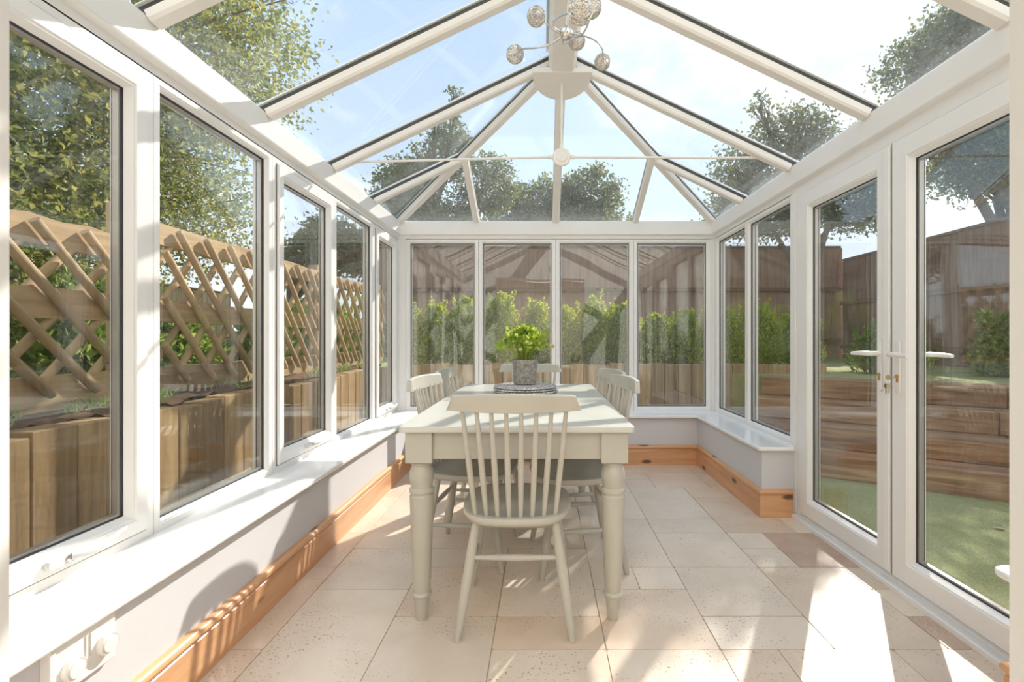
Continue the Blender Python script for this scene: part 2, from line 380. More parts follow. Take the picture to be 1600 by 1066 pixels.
# ------------------------------------------------------------ windows
def plane(side):
    if side == 'left': return lambda u, v, w: (XL+w, u, v)
    if side == 'right': return lambda u, v, w: (XR-w, u, v)
    return lambda u, v, w: (u, YB-w, v)
def frame_loop(mb, P, u0, u1, v0, v1, prof):
    vs = []; n = len(prof)
    for (cu, cv, su, sv) in ((u0, v0, 1, 1), (u1, v0, -1, 1), (u1, v1, -1, -1), (u0, v1, 1, -1)):
        vs += [P(cu+su*i, cv+sv*i, w) for i, w in prof]
    fs = [(c*n+k, c*n+(k+1) % n, ((c+1) % 4)*n+(k+1) % n, ((c+1) % 4)*n+k) for c in range(4) for k in range(n)]
    mb.add(vs, fs)
def Pbox(mb, P, u0, u1, v0, v1, w0, w1):
    a, b = P(u0, v0, w0), P(u1, v1, w1); mb.box(a[0], b[0], a[1], b[1], a[2], b[2])
def pane(P, u0, u1, v0, v1, wc, parent, mat='window_glass'):
    mb = MB(); Pbox(mb, P, u0, u1, v0, v1, wc-.010, wc+.010); mb.build('glass_pane', mat, parent)
    g = MB(); frame_loop(g, P, u0, u1, v0, v1, [(0, wc+.0102), (0, wc+.016), (.004, wc+.016), (.006, wc+.0102)])
    frame_loop(g, P, u0, u1, v0, v1, [(0, wc-.018), (0, wc-.0102), (.008, wc-.0102), (.008, wc-.018)]); g.build('gasket', 'rubber', parent)
    s = MB(); frame_loop(s, P, u0+.001, u1-.001, v0+.001, v1-.001, [(0, wc-.0095), (0, wc+.0095), (.0125, wc+.0095), (.0125, wc-.0095)]); s.build('spacer_bar', 'spacer', parent)
FI = .042
PROF_FIX = [(0, -.07), (0, 0), (FI-.018, 0), (FI-.015, -.004), (FI-.012, -.004), (FI-.004, -.016), (FI-.001, -.022), (FI-.001, -.07)]
PROF_OUT = [(0, -.07), (0, 0), (FI-.014, 0), (FI-.012, -.004), (FI-.006, -.004), (FI-.004, -.012), (FI-.004, -.07)]
SW = .066
PROF_SASH = [(0, -.055), (0, .010), (.004, .014), (SW-.022, .014), (SW-.018, .009), (SW-.014, .009), (SW-.004, -.006), (SW, -.012), (SW, -.055)]
def window(n, side, u0, u1, v0, v1, sash, label):
    P = plane(side); mb = MB()
    frame_loop(mb, P, u0, u1, v0, v1, PROF_OUT if sash else PROF_FIX)
    o = mb.build('window_%d' % n, 'upvc'); struct(o, label, 'window')
    if sash:
        k = .036; s = MB(); frame_loop(s, P, u0+k, u1-k, v0+k, v1-k, PROF_SASH); so_ = s.build('sash', 'upvc', o)
        g = MB(); frame_loop(g, P, u0+k-.003, u1-k+.003, v0+k-.003, v1-k+.003, [(0, .0), (0, .002), (.003, .002), (.003, 0)]); g.build('seal', 'rubber', so_)
        pane(P, u0+k+SW-.002, u1-k-SW+.002, v0+k+SW-.002, v1-k-SW+.002, -.028, o)
        # cockspur style handle on the bottom rail
        uc = (u0+u1)/2+.005; vc = v0+k+.030; w0 = .014
        h = MB(); pts = []
        A = lambda u, v, w: P(uc+u, vc+v, w0+w)
        outl = [(-.062, .004), (-.058, .012), (-.03, .016), (0, .017), (.03, .014), (.045, .008), (.045, -.006), (.03, -.013), (-.03, -.014), (-.058, -.010), (-.062, -.003)]
        a0 = [A(x, y, 0) for x, y in outl]; off = Vector(P(0, 0, .016))-Vector(P(0, 0, 0)); h.prism(a0, off)
        hb = h.build('window_handle', 'handle_white', o, bevel=.004)
        l = MB(); l.tube([A(.0, .004, .016), A(.02, .004, .030), (A(.05, .006, .034)), A(.10, .012, .034), A(.155, .022, .030)], [.010, .011, .010, .0085, .007], 10)
        autosmooth(l.build('lever', 'handle_white', hb))
        q = MB(); a = A(-.006, .003, 0); ax = {'left': 0, 'right': 0, 'back': 1}[side]; sg = {'left': 1, 'right': -1, 'back': -1}[side]
        q.lathe([(.0095, .012), (.0095, .0185), (.007, .0195)], a, 18, ax, sg); autosmooth(q.build('key_lock', 'steel', hb))
    else:
        pane(P, u0+FI-.003, u1-FI+.003, v0+FI-.003, v1-FI+.003, -.034, o)
    return o
nw = [0]
def W_(side, u0, u1, sash, label, v0=SZ, v1=HZ-.02):
    nw[0] += 1; return window(nw[0], side, u0, u1, v0, v1, sash, label)
W_('left', 1.00, 1.638, True, 'nearest opening window on the left wall')
W_('left', 1.642, 2.358, False, 'large fixed window on the left wall beyond the nearest opening one')
W_('left', 2.362, 3.068, True, 'middle opening window on the left wall')
W_('left', 3.072, 3.778, False, 'narrow-looking fixed window on the left wall before the last one')
W_('left', 3.782, 4.385, True, 'farthest opening window on the left wall at the corner')
W_('back', -1.255, -.589, False, 'leftmost window of the back wall')
W_('back', -.585, .118, False, 'back window straight behind the potted plant')
W_('back', .122, .831, False, 'back window right of the middle mullion')
W_('back', .835, 1.54, False, 'rightmost window of the back wall')
W_('right', 3.702, 4.355, False, 'fixed window on the right wall at the back corner')
W_('right', 3.022, 3.698, False, 'fixed window on the right wall beside the doors')
W_('right', .73, 1.33, False, 'near window on the right wall before the doors')
# posts and eaves
mb = MB(); mb.box(XL-.07, XL+.0, 4.385, YB+.07, SZ-.02, 2.006); mb.box(XL-.0, -1.257, YB-.0, YB+.07, SZ-.02, 2.006); mb.box(XL, XL+.018, YB-.018, YB, SZ, 2.006)
mb.box(XR, XR+.07, 4.357, YB+.07, SZ-.02, 2.006); mb.box(1.542, XR, YB, YB+.07, SZ-.02, 2.006); mb.box(XR-.018, XR, YB-.018, YB, SZ, 2.006)
struct(mb.build('trim_3', 'upvc', bevel=.003), 'white corner posts of the glazing', 'trim')
mb = MB(); mb.box(XL-.07, XL, Y0, .998, SZ-.02, 2.006); mb.box(XR, XR+.07, Y0, .728, SZ-.02, 2.006); mb.box(XR, XR+.07, 1.332, 1.348, SZ-.02, 2.006); mb.box(XR-.01, XR+.07, 2.962, 3.02, 0, 2.006)
struct(mb.build('trim_4', 'upvc', bevel=.003), 'white uprights between the glazing and the house and doors', 'trim')
EX0, EX1, EY = -1.30, 1.54, 4.37; EZ = 2.17; RX = .12; HY = 3.0; RZ = 2.85
def eaves(name, label, side):
    P = plane(side); mb = MB()
    u0, u1 = (Y0, YB) if side != 'back' else (XL, XR)
    prof = [(2.005, -.10), (2.005, 0), (2.040, 0), (2.046, .030), (2.052, .033), (2.160, .033), (2.170, .026), (2.178, -.01), (2.150, -.13), (2.07, -.13)]
    n = len(prof); vs = [P(u0, z, w) for z, w in prof]+[P(u1, z, w) for z, w in prof]
    if side != 'back':   # mitre at the back corner
        for i, (z, w) in enumerate(prof): vs[n+i] = P(YB-w, z, w)
    else:
        for i, (z, w) in enumerate(prof): vs[i] = P(XL+w, z, w); vs[n+i] = P(XR-w, z, w)
    mb.add(vs, [tuple(range(n)), tuple(range(2*n-1, n-1, -1))]+[(i, n+i, n+(i+1) % n, (i+1) % n) for i in range(n)])
    struct(mb.build(name, 'upvc'), label, 'eaves beam')
eaves('trim_5', 'white eaves beam above the left windows', 'left'); eaves('trim_6', 'white eaves beam above the doors and right windows', 'right'); eaves('trim_7', 'white eaves beam above the back windows', 'back')

# ------------------------------------------------------------ glazed roof
def roof():
    root = empty('ceiling', (RX, HY, RZ)); struct(root, 'glazed hipped conservatory roof with white glazing bars', 'roof')
    O = Vector((RX, HY, RZ))
    def B(mb, name, mat, parent=root, **k): return mb.build(name, mat, parent, **k)
    T = (RZ-EZ)/(RX-EX0)
    apexY = lambda y: Vector((RX, y, RZ))-O
    def el(y): return Vector((EX0-.0, y, EZ))-O
    def er(y): return Vector((EX1, y, EZ))-O
    cl, cr_ = Vector((EX0, EY, EZ))-O, Vector((EX1, EY, EZ))-O; hub = Vector((0, 0, 0))
    nl = Vector((-T, 0, 1)).normalized(); nr = Vector((T, 0, 1)).normalized(); nb = Vector((0, (RZ-EZ)/(EY-HY), 1)).normalized()
    prof = [(-.030, .012), (-.030, -.016), (-.022, -.026), (.022, -.026), (.030, -.016), (.030, .012)]
    def rafter(p0, p1, up, trim0=0, out=.09, w=1.0, topcut=0.0):
        d = (p1-p0).normalized(); a = p0+d*trim0; b = p1-d*topcut
        m = MB(); m.barpoly(a, b, up, [(x*w, z) for x, z in prof]); r = B(m, 'rafter', 'upvc_roof')
        m = MB(); m.bar(a-d*out, b, up, .042*w, .012, .036); m.build('glazing_seal', 'bar_grey', r)
        m = MB(); m.barpoly(a-d*out, b, up, [(-.034*w, .0345), (-.022*w, .050), (.022*w, .050), (.034*w, .0345)]); m.build('outer_cap', 'upvc_roof', r)
    ys = [.93, 1.60, 2.28, 3.0]
    for y in ys:
        rafter(el(y), apexY(y), nl); rafter(er(y), apexY(y), nr)
    yj = 3.73; t = (EY-yj)/(EY-HY); hl = cl.lerp(hub, t); hr = cr_.lerp(hub, t)
    rafter(el(yj), hl, nl); rafter(er(yj), hr, nr)
    rafter(cl, hub, (nl+nb), out=.12); rafter(cr_, hub, (nr+nb), out=.12)
    eb = lambda x: Vector((x, EY, EZ))-O
    rafter(eb(RX), hub, nb)
    xj = (-.605, .845); 
    t2 = (xj[0]-EX0)/(RX-EX0); hbl = cl.lerp(hub, t2); hbr = cr_.lerp(hub, t2)
    rafter(eb(xj[0]), hbl, nb, w=.85); rafter(eb(xj[1]), hbr, nb, w=.85)
    # glass panels, each its own unit
    def panel(pts, n):
        m = MB(); m.prism([p+n*.026 for p in pts], n*.016); B(m, 'roof_pane', 'roof_glass')
    yy = [Y0]+ys
    dL = Vector((-.10, 0, -.10*T)); dR = Vector((.10, 0, -.10*T)); dB = Vector((0, .10, -.10*(RZ-EZ)/(EY-HY)))
    for a, b in zip(yy[:-1], yy[1:]):
        panel([el(a)+dL, el(b)+dL, apexY(b), apexY(a)], nl); panel([er(b)+dR, er(a)+dR, apexY(a), apexY(b)], nr)
    panel([el(3.0)+dL, el(yj)+dL, hl, hub], nl); panel([el(yj)+dL, cl+dL, cl, hl], nl)
    panel([er(yj)+dR, er(3.0)+dR, hub, hr], nr); panel([cr_+dR, er(yj)+dR, hr, cr_], nr)
    panel([eb(EX0), eb(EX0)+dB, eb(xj[0])+dB, hbl], nb)
    panel([eb(xj[0])+dB, eb(RX)+dB, hub, hbl], nb); panel([eb(RX)+dB, eb(xj[1])+dB, hbr, hub], nb)
    panel([eb(xj[1])+dB, eb(EX1)+dB, eb(EX1), hbr], nb)
    # ridge beam with a chamfered soffit
    m = MB(); p0, p1 = Vector((0, Y0-HY, 0)), Vector((0, .0, 0))
    m.barpoly(p0, p1-Vector((0, .05, 0)), (0, 0, 1), [(-.085, -.045), (-.085, -.075), (-.062, -.112), (.062, -.112), (.085, -.075), (.085, -.045)])
    B(m, 'ridge_beam', 'upvc_roof')
    m = MB(); m.bar(p0, p1-Vector((0, .05, 0)), (0, 0, 1), .12, -.045, .05); B(m, 'ridge_seal', 'bar_grey')
    m = MB(); m.barpoly(p0, p1, (0, 0, 1), [(-.10, .042), (-.05, .09), (.05, .09), (.10, .042)]); B(m, 'ridge_cap', 'upvc_roof')
    # half-round soffit plate under the hub
    m = MB(); poly = [(-.185, -.06, -.118), (-.185, -.02, -.118)]
    for k in range(13):
        a = PI-PI*k/12; poly.append((.185*math.cos(a), .0+.20*math.sin(a), -.118-.045*math.sin(a)))
    poly += [(.185, -.02, -.118), (.185, -.06, -.118)]
    m.prism(poly, (0, 0, .035)); B(m, 'hub_plate', 'upvc_roof', bevel=.006)
    # tie rods with the round boss
    by = .06; bz = 2.258-RZ
    m = MB(); m.lathe([(.0, -.012), (.050, -.012), (.058, -.006), (.058, .008), (.050, .012), (0, .012)], (0, by, bz), 32, 1); 
    m.lathe([(0, -.018), (.030, -.018), (.040, -.012)], (0, by, bz), 32, 1); bo = autosmooth(B(m, 'tie_boss', 'upvc_roof'), .5)
    for sx, xe, dz in ((-1, -1.255-RX, -.045), (1, 1.50-RX, -.018)):
        m = MB(); m.tube([(sx*.055, by, bz), (sx*.085, by, bz)], .013, 12); m.tube([(sx*.08, by, bz), (xe, by-.03, bz+dz)], .0075, 10)
        m.tube([(xe-sx*.06, by-.028, bz+dz*.96), (xe, by-.03, bz+dz), (xe+sx*.02, by-.05, bz+dz+.02)], .012, 10); autosmooth(B(m, 'tie_rod', 'upvc_roof'))
    m = MB(); m.tube([(0, by, bz+.055), (0, .035, -.13)], .0075, 10); m.tube([(0, by, bz+.05), (0, by, bz+.08)], .012, 10); autosmooth(B(m, 'tie_rod', 'upvc_roof'))
roof()

# ------------------------------------------------------------ french doors
def doors():
    P = plane('right')
    mb = MB(); frame_loop(mb, P, 1.35, 2.96, .0, HZ-.02, [(0, -.07), (0, .004), (.030, .004), (.034, 0), (.042, -.004), (.046, -.012), (.046, -.07)])
    mb.build('tmp', 'upvc')
    fr = bpy.data.objects['tmp']; fr.name = 'trim_8'; struct(fr, 'white outer frame around the french doors', 'door frame')
    m = MB(); Pbox(m, P, 1.35, 2.96, -.02, .024, 0, .040); m.build('threshold', 'upvc', fr, bevel=.006)
    ST = .105
    prof = [(0, -.055), (0, .010), (.004, .014), (ST-.022, .014), (ST-.018, .009), (ST-.014, .009), (ST-.004, -.006), (ST, -.012), (ST, -.055)]
    v0, v1 = .050, HZ-.055
    for n, (u0, u1, lab, hu, d) in enumerate(((2.150, 2.915, 'far leaf of the white glazed french doors, next to the sill', 2.205, 1), (1.392, 2.140, 'near leaf of the white glazed french doors, with keys in its lock', 2.092, -1))):
        m = MB(); frame_loop(m, P, u0, u1, v0, v1, prof); o = m.build('door_%d' % (n+1), 'upvc'); struct(o, lab, 'door')
        g = MB(); frame_loop(g, P, u0-.004, u1+.004, v0-.004, v1+.004, [(0, -.002), (0, .003), (.004, .003), (.004, -.002)]); g.build('seal', 'rubber', o)
        pane(P, u0+ST-.002, u1-ST+.002, v0+ST-.002, v1-ST+.002, -.028, o)
        if n == 0:
            m = MB(); Pbox(m, P, 2.143, 2.182, v0+.01, v1-.01, .014, .026); m.build('meeting_stile', 'upvc', o, bevel=.004)
        for s, w in ((1, .0142), (-1, -.055)):
            A = lambda u, z, ww: P(hu+u, z, w+s*ww)
            m = MB(); pts = [A(.013*math.cos(a), 0.98+(.105 if math.sin(a) > 0 else -.105)+.013*math.sin(a), 0) for a in [2*PI*k/20+.01 for k in range(20)]]
            off = Vector(A(0, 0, .010))-Vector(A(0, 0, 0)); m.prism(pts, off); pl = m.build('handle_plate', 'plastic', o, bevel=.003)
            m = MB(); zc = 1.035
            m.tube([A(0, zc, .008), A(0, zc, .050), A(d*.012, zc, .058), A(d*.05, zc, .060), A(d*.120, zc-.003, .058)], [.011, .010, .011, .0105, .008], 12)
            autosmooth(m.build('lever', 'plastic', pl))
            m = MB(); c = A(0, .935, .010); m.box(c[0]-.003, c[0]+.003, c[1]-.006, c[1]+.006, c[2]-.022, c[2]+.004)
            m.lathe([(.009, -.003), (.009, .004), (.007, .005)], (c[0], c[1], c[2]+.004), 16, 0, -1 if s > 0 else 1); autosmooth(m.build('lock_cylinder', 'brass', pl))
    # keys hanging in the near leaf
    k = empty('key_bunch', (XR-.045, 2.092, .935)); tag(k, 'small bunch of keys hanging from the lock of the near glazed door', 'keys')
    m = MB(); m.box(-.012, .018, -.0012, .0012, -.003, .003); m.lathe([(.0, -.001), (.011, -.001), (.011, .001), (0, .001)], (-.020, 0, 0), 16, 1); m.build('door_key', 'brass', k)
    m = MB(); m.tube([(-.024+.014*math.sin(a), .002*math.cos(a), -.014+.014*math.cos(a)) for a in [2*PI*i/16 for i in range(16)]], .0012, 6, closed=True); m.build('key_ring', 'steel', k)
    for i, (dx, dy, L_) in enumerate(((-.026, .004, .044), (-.020, -.005, .038))):
        m = MB(); z = -.028; m.prism([(dx-.008, dy, z), (dx+.008, dy, z), (dx+.009, dy, z-.016), (dx+.003, dy, z-.020), (dx+.003, dy, z-L_), (dx-.002, dy, z-L_-.004), (dx-.003, dy, z-.020), (dx-.009, dy, z-.016)], (0, .002, 0)); m.build('spare_key', 'brass' if i == 0 else 'steel', k)
doors()

# ------------------------------------------------------------ house wall with the opening, room behind the camera
mb = MB(); JL, JR = -.80, .70
mb.box(-3.2, JL, .42, Y0, -.06, 5.2); mb.box(JR, 3.6, .42, Y0, -.06, 5.2); mb.box(JL, JR, .42, Y0, 2.12, 5.2)
struct(mb.build('wall_front', 'house_paint'), 'house wall with the opening into the conservatory', 'wall')
mb = MB(); mb.box(-2.2, -2.1, -3.0, .42, 0, 2.5); struct(mb.build('wall_room_left', 'house_paint'), 'left wall of the room behind', 'wall')
mb = MB(); mb.box(2.1, 2.2, -3.0, .42, 0, 2.5); struct(mb.build('wall_room_right', 'house_paint'), 'right wall of the room behind', 'wall')
mb = MB(); mb.box(-2.2, 2.2, -3.1, -3.0, 0, 2.5); struct(mb.build('wall_room_back', 'house_paint'), 'far wall of the room behind', 'wall')
mb = MB(); mb.box(-2.2, 2.2, -3.1, .42, 2.5, 2.6); struct(mb.build('ceiling_room', 'ceiling_paint'), 'ceiling of the room behind', 'ceiling')
mb = MB(); mb.box(-2.2, 2.2, -3.1, .42, -.06, -.002); struct(mb.build('floor_room', 'travertine_cream'), 'floor of the room behind', 'floor')

# ------------------------------------------------------------ table
TX0, TX1, TY0, TY1, TZ = -.552, .352, 1.82, 3.49, .77
def table():
    cx, cy = (TX0+TX1)/2, (TY0+TY1)/2; root = empty('dining_table', (cx, cy, 0))
    tag(root, 'greige painted farmhouse dining table with four turned legs', 'table')
    hw, hl = (TX1-TX0)/2, (TY1-TY0)/2
    m = MB(); r = .022; poly = []
    for sx, sy, a0 in ((1, -1, -PI/2), (1, 1, 0), (-1, 1, PI/2), (-1, -1, PI)):
        for k in range(5):
            a = a0+PI/2*k/4; poly.append((sx*(hw-r)+r*math.cos(a), sy*(hl-r)+r*math.sin(a), TZ-.025))
    m.prism(poly, (0, 0, .025)); m.build('tabletop', 'tabletop_sunlit_paint', root, bevel=.006)
    ix, iy = hw-.075, hl-.075
    for nm, bx in (('end_apron', (-ix+.05, ix-.05, -iy-.035, -iy-.012)), ('end_apron', (-ix+.05, ix-.05, iy+.012, iy+.035)), ('side_apron', (-ix-.035, -ix-.012, -iy+.05, iy-.05)), ('side_apron', (ix+.012, ix+.035, -iy+.05, iy-.05))):
        m = MB(); m.box(*bx, .637, TZ-.025); m.build(nm, 'greige_paint', root, bevel=.002)
    prof = [(.0, .0), (.021, .0), (.023, .006), (.029, .080), (.030, .090), (.036, .094), (.0385, .101), (.036, .108), (.032, .112), (.0335, .120), (.0465, .470), (.0475, .487), (.044, .492), (.043, .497), (.0475, .502), (.0490, .509), (.0475, .516), (.041, .522),
            (.0415, .532), (.0455, .545), (.0475, .560), (.0470, .577), (.0435, .592), (.0385, .602), (.0375, .607), (.042, .611), (.044, .616), (.042, .621), (.036, .624), (0, .624)]
    for sx in (-1, 1):
        for sy in (-1, 1):
            m = MB(); m.lathe(prof, (sx*ix, sy*iy, 0), 36); lg = autosmooth(m.build('leg', 'greige_paint', root), .6)
            m = MB(); m.box(sx*ix-.052, sx*ix+.052, sy*iy-.052, sy*iy+.052, .624, TZ-.025); m.build('leg_block', 'greige_paint', lg, bevel=.003)
table()

# ------------------------------------------------------------ chairs
def chair():
    root = empty('dining_chair', (0, 0, 0))
    # saddled seat: outline wider at the back rail side, rounded
    m = MB(); n = 40; rings = []
    def outline(s, z):
        pts = []
        for k in range(n):
            a = 2*PI*k/n; cx_, sy_ = math.cos(a), math.sin(a); e = .62
            x = .218*math.copysign(abs(cx_)**e, cx_); y = .225*math.copysign(abs(sy_)**e, sy_)
            if y < 0: x *= 1+.10*y/.225*1.0
            pts.append((x*s, y*s, z))
        return pts
    vs = []
    for s, z in ((.0, .418), (.90, .418), (.965, .422), (.995, .431), (1.0, .440), (.985, .449), (.94, .452), (.80, .447), (.55, .442), (.25, .443), (.0, .444)):
        vs += outline(max(s, .001), z)
    R = 11; fs = [(i*n+k, i*n+(k+1) % n, (i+1)*n+(k+1) % n, (i+1)*n+k) for i in range(R-1) for k in range(n)]+[tuple(range(n)), tuple((R-1)*n+k for k in range(n))]
    m.add(vs, fs); autosmooth(m.build('seat', 'greige_paint', root), .8)
    # legs
    tops = {}; L = {}
    for nm, (tx, ty, bx, by) in {'rl': (-.148, -.135, -.210, -.205), 'rr': (.148, -.135, .210, -.205), 'fl': (-.150, .130, -.213, .195), 'fr': (.150, .130, .213, .195)}.items():
        a, b = Vector((tx, ty, .420)), Vector((bx, by, .0)); L[nm] = (a, b)
        m = MB(); ts = [0, .04, .12, .3, .55, .8, 1.0]; rs = [.0135, .0145, .0165, .0195, .0195, .0165, .0125]
        m.tube([a.lerp(b, t) for t in ts], rs, 14); autosmooth(m.build('leg', 'greige_paint', root))
    def stretch(p, q, nm='stretcher'):
        m = MB(); ts = [0, .1, .3, .5, .7, .9, 1]; rs = [.008, .009, .0115, .0135, .0115, .009, .008]; m.tube([p.lerp(q, t) for t in ts], rs, 12); autosmooth(m.build(nm, 'greige_paint', root))
    at = lambda k, z: L[k][0].lerp(L[k][1], (.42-z)/.42)
    stretch(at('rl', .285), at('rr', .285)); stretch(at('fl', .285), at('fr', .285))
    stretch(at('rl', .20), at('fl', .20)); stretch(at('rr', .20), at('fr', .20))
    # spindles, leaning back
    for k in range(8):
        u = (k-3.5)/3.5; base = Vector((u*.148, -.165-.028*(1-u*u), .442)); top = Vector((u*.187, -.238-.030*(1-u*u), .855))
        m = MB(); ts = [0, .15, .35, .5, .7, .88, 1]; rs = [.0082, .0098, .0112, .0114, .0104, .0085, .0075]
        m.tube([base.lerp(top, t) for t in ts], rs, 10); autosmooth(m.build('spindle', 'greige_paint', root))
    # crest rail: curved plan, sloped ends
    m = MB(); N_ = 25; vs = []
    for k in range(N_):
        u = -1+2*k/(N_-1); x = u*.236; y = -.240-.032*(1-u*u); au = abs(u)
        zb = .850-.007*(1-u*u); zt = .903+.007*(1-u*u)
        if au > .90:
            q = (au-.90)/.10; zt -= .050*(q**2.2)
        th = .0115
        nx_, ny_ = 2*.032*u/.236, -1; l = math.hypot(nx_, ny_); nx_ /= l; ny_ /= l
        lean = .010
        for s, z, dl in ((1, zb, 0), (1, zt-.004, lean), (.6, zt, lean), (-.6, zt, lean), (-1, zt-.004, lean), (-1, zb, 0)):
            vs.append((x+nx_*th*s, y+ny_*(th*s)-dl, z))
    n = 6; fs = [(i*n+k, i*n+(k+1) % n, (i+1)*n+(k+1) % n, (i+1)*n+k) for i in range(N_-1) for k in range(n)]+[tuple(range(n)), tuple((N_-1)*n+k for k in range(n))]
    m.add(vs, fs); m.build('crest_rail', 'greige_paint', root, bevel=.003)
    return root
ch0 = chair()
CH = [((-.102, 1.955), 0, 'greige spindle-back chair at the near end of the table, its back to the camera'),
      ((-.362, 2.49), -PI/2-.12, 'greige spindle-back chair on the left of the table, nearer of the two'),
      ((-.358, 3.03), -PI/2-.06, 'greige spindle-back chair on the left of the table, farther of the two'),
      ((.163, 2.43), PI/2+.13, 'greige spindle-back chair on the right of the table, nearer of the two'),
      ((.180, 2.95), PI/2+.20, 'greige spindle-back chair on the right of the table, farther of the two'),
      ((-.095, 3.36), PI, 'greige spindle-back chair at the far end of the table behind the potted plant')]
for i, ((x, y), rz, lab) in enumerate(CH):
    o = ch0 if i == 0 else copy_tree(ch0)
    o.location = (x, y, 0); o.rotation_euler = (0, 0, rz); tag(o, lab, 'chair', 'chairs around the dining table')

# ------------------------------------------------------------ placemats, pot and plant
def placemat():
    m = MB(); r = .006; rr = .0; 
    for ring in range(17):
        R_ = .010+ring*.0112; n = max(16, int(R_*2*PI/.012)); pts = []
        seg = n
        for k in range(seg):
            a = 2*PI*k/seg; pts.append((R_*math.cos(a), R_*math.sin(a), .0072+(.0008 if k % 2 else -.0004)))
        rad = [.0068 if k % 2 else .0052 for k in range(seg)]
        m.tube(pts, rad, 6, closed=True)
    return autosmooth(m.build('placemat', 'woven_cord'), 2)
pm = placemat(); PMX, PMY = -.108, 2.985
for i, (dx, dy, lab) in enumerate(((.006, -.004, 'round grey woven placemat lying on the tabletop, lowest of the stack'), (-.004, .004, 'round grey woven placemat in the middle of the stack of three'), (0, 0, 'round grey woven placemat on top of the stack, under the stone pot'))):
    o = pm if i == 0 else copy_tree(pm)
    o.location = (PMX+dx, PMY+dy, TZ+i*.0145); o.rotation_euler = (0, 0, i*.7); tag(o, lab, 'placemat', 'woven placemats under the pot')
def leaf_cloud(rng, centers, sizes, normals=None, aspect=.55, bend=.25):
    """small folded leaves: two quads each"""
    n = len(centers); 
    d = rng.normal(size=(n, 3)); 
    if normals is not None: d = d*.6+normals
    d /= np.linalg.norm(d, axis=1)[:, None]
    r = rng.normal(size=(n, 3)); s = np.cross(d, r); s /= np.linalg.norm(s, axis=1)[:, None]; u = np.cross(s, d)
    L_ = sizes[:, None]; Wd = L_*aspect*.5
    base = centers; tip = centers+d*L_; m1 = centers+d*L_*.45
    a = m1+s*Wd+u*L_*bend*.5; b = m1-s*Wd+u*L_*bend*.5
    V = np.stack([base, a, tip, b], 1).reshape(-1, 3)
    i = np.arange(n)*4
    Fq = np.concatenate([np.stack([i, i+1, i+2], 1), np.stack([i, i+2, i+3], 1)], 0)
    return V, Fq
def potted():
    z0 = TZ+3*.0145+.0005
    o = empty('potted_plant', (-.113, 3.035, z0)); tag(o, 'leafy green herb plant in a round grey stone pot on the woven placemats', 'potted plant')
    m = MB(); m.lathe([(0, 0), (.066, 0), (.070, .003), (.080, .150), (.081, .155), (.078, .157), (.074, .155), (.072, .135), (0, .135)], (0, 0, 0), 40)
    autosmooth(m.build('pot', 'concrete_pot', o), .6)
    m = MB(); m.lathe([(0, .136), (.071, .136), (.069, .142), (0, .146)], (0, 0, 0), 24); m.build('potting_soil', 'soil', o)
    rng = np.random.default_rng(3); st = MB(); C_ = []; Nn = []
    for k in range(115):
        a = rng.uniform(0, 2*PI); r1 = abs(rng.normal(0, .5)); lean = min(1.0, r1); 
        R1 = .155*lean; h = (.215*math.sqrt(max(0, 1-(lean*.80)**2)))*rng.uniform(.72, 1.02)
        p0 = np.array([.05*lean*math.cos(a), .05*lean*math.sin(a), .14]); p2 = np.array([R1*math.cos(a), R1*math.sin(a), .135+h]); p1 = (p0+p2)/2+np.array([0, 0, .02])-np.array([math.cos(a), math.sin(a), 0])*.015*lean
        st.tube([p0, p1, p2], [.0014, .0012, .0008], 4)
        for _ in range(11):
            off = rng.normal(0, .013, 3); C_.append(p2+off-np.array([0, 0, .01])); nn = off+np.array([math.cos(a)*lean, math.sin(a)*lean, .8])*.012; Nn.append(nn/np.linalg.norm(nn))
    st.build('stems', 'leaf_parsley', o)
    C_ = np.array(C_); V, Fq = leaf_cloud(rng, C_, rng.uniform(.016, .034, len(C_)), np.array(Nn), .9, .2)
    np_mesh('leaves', V, Fq, 'leaf_parsley', o)
potted()

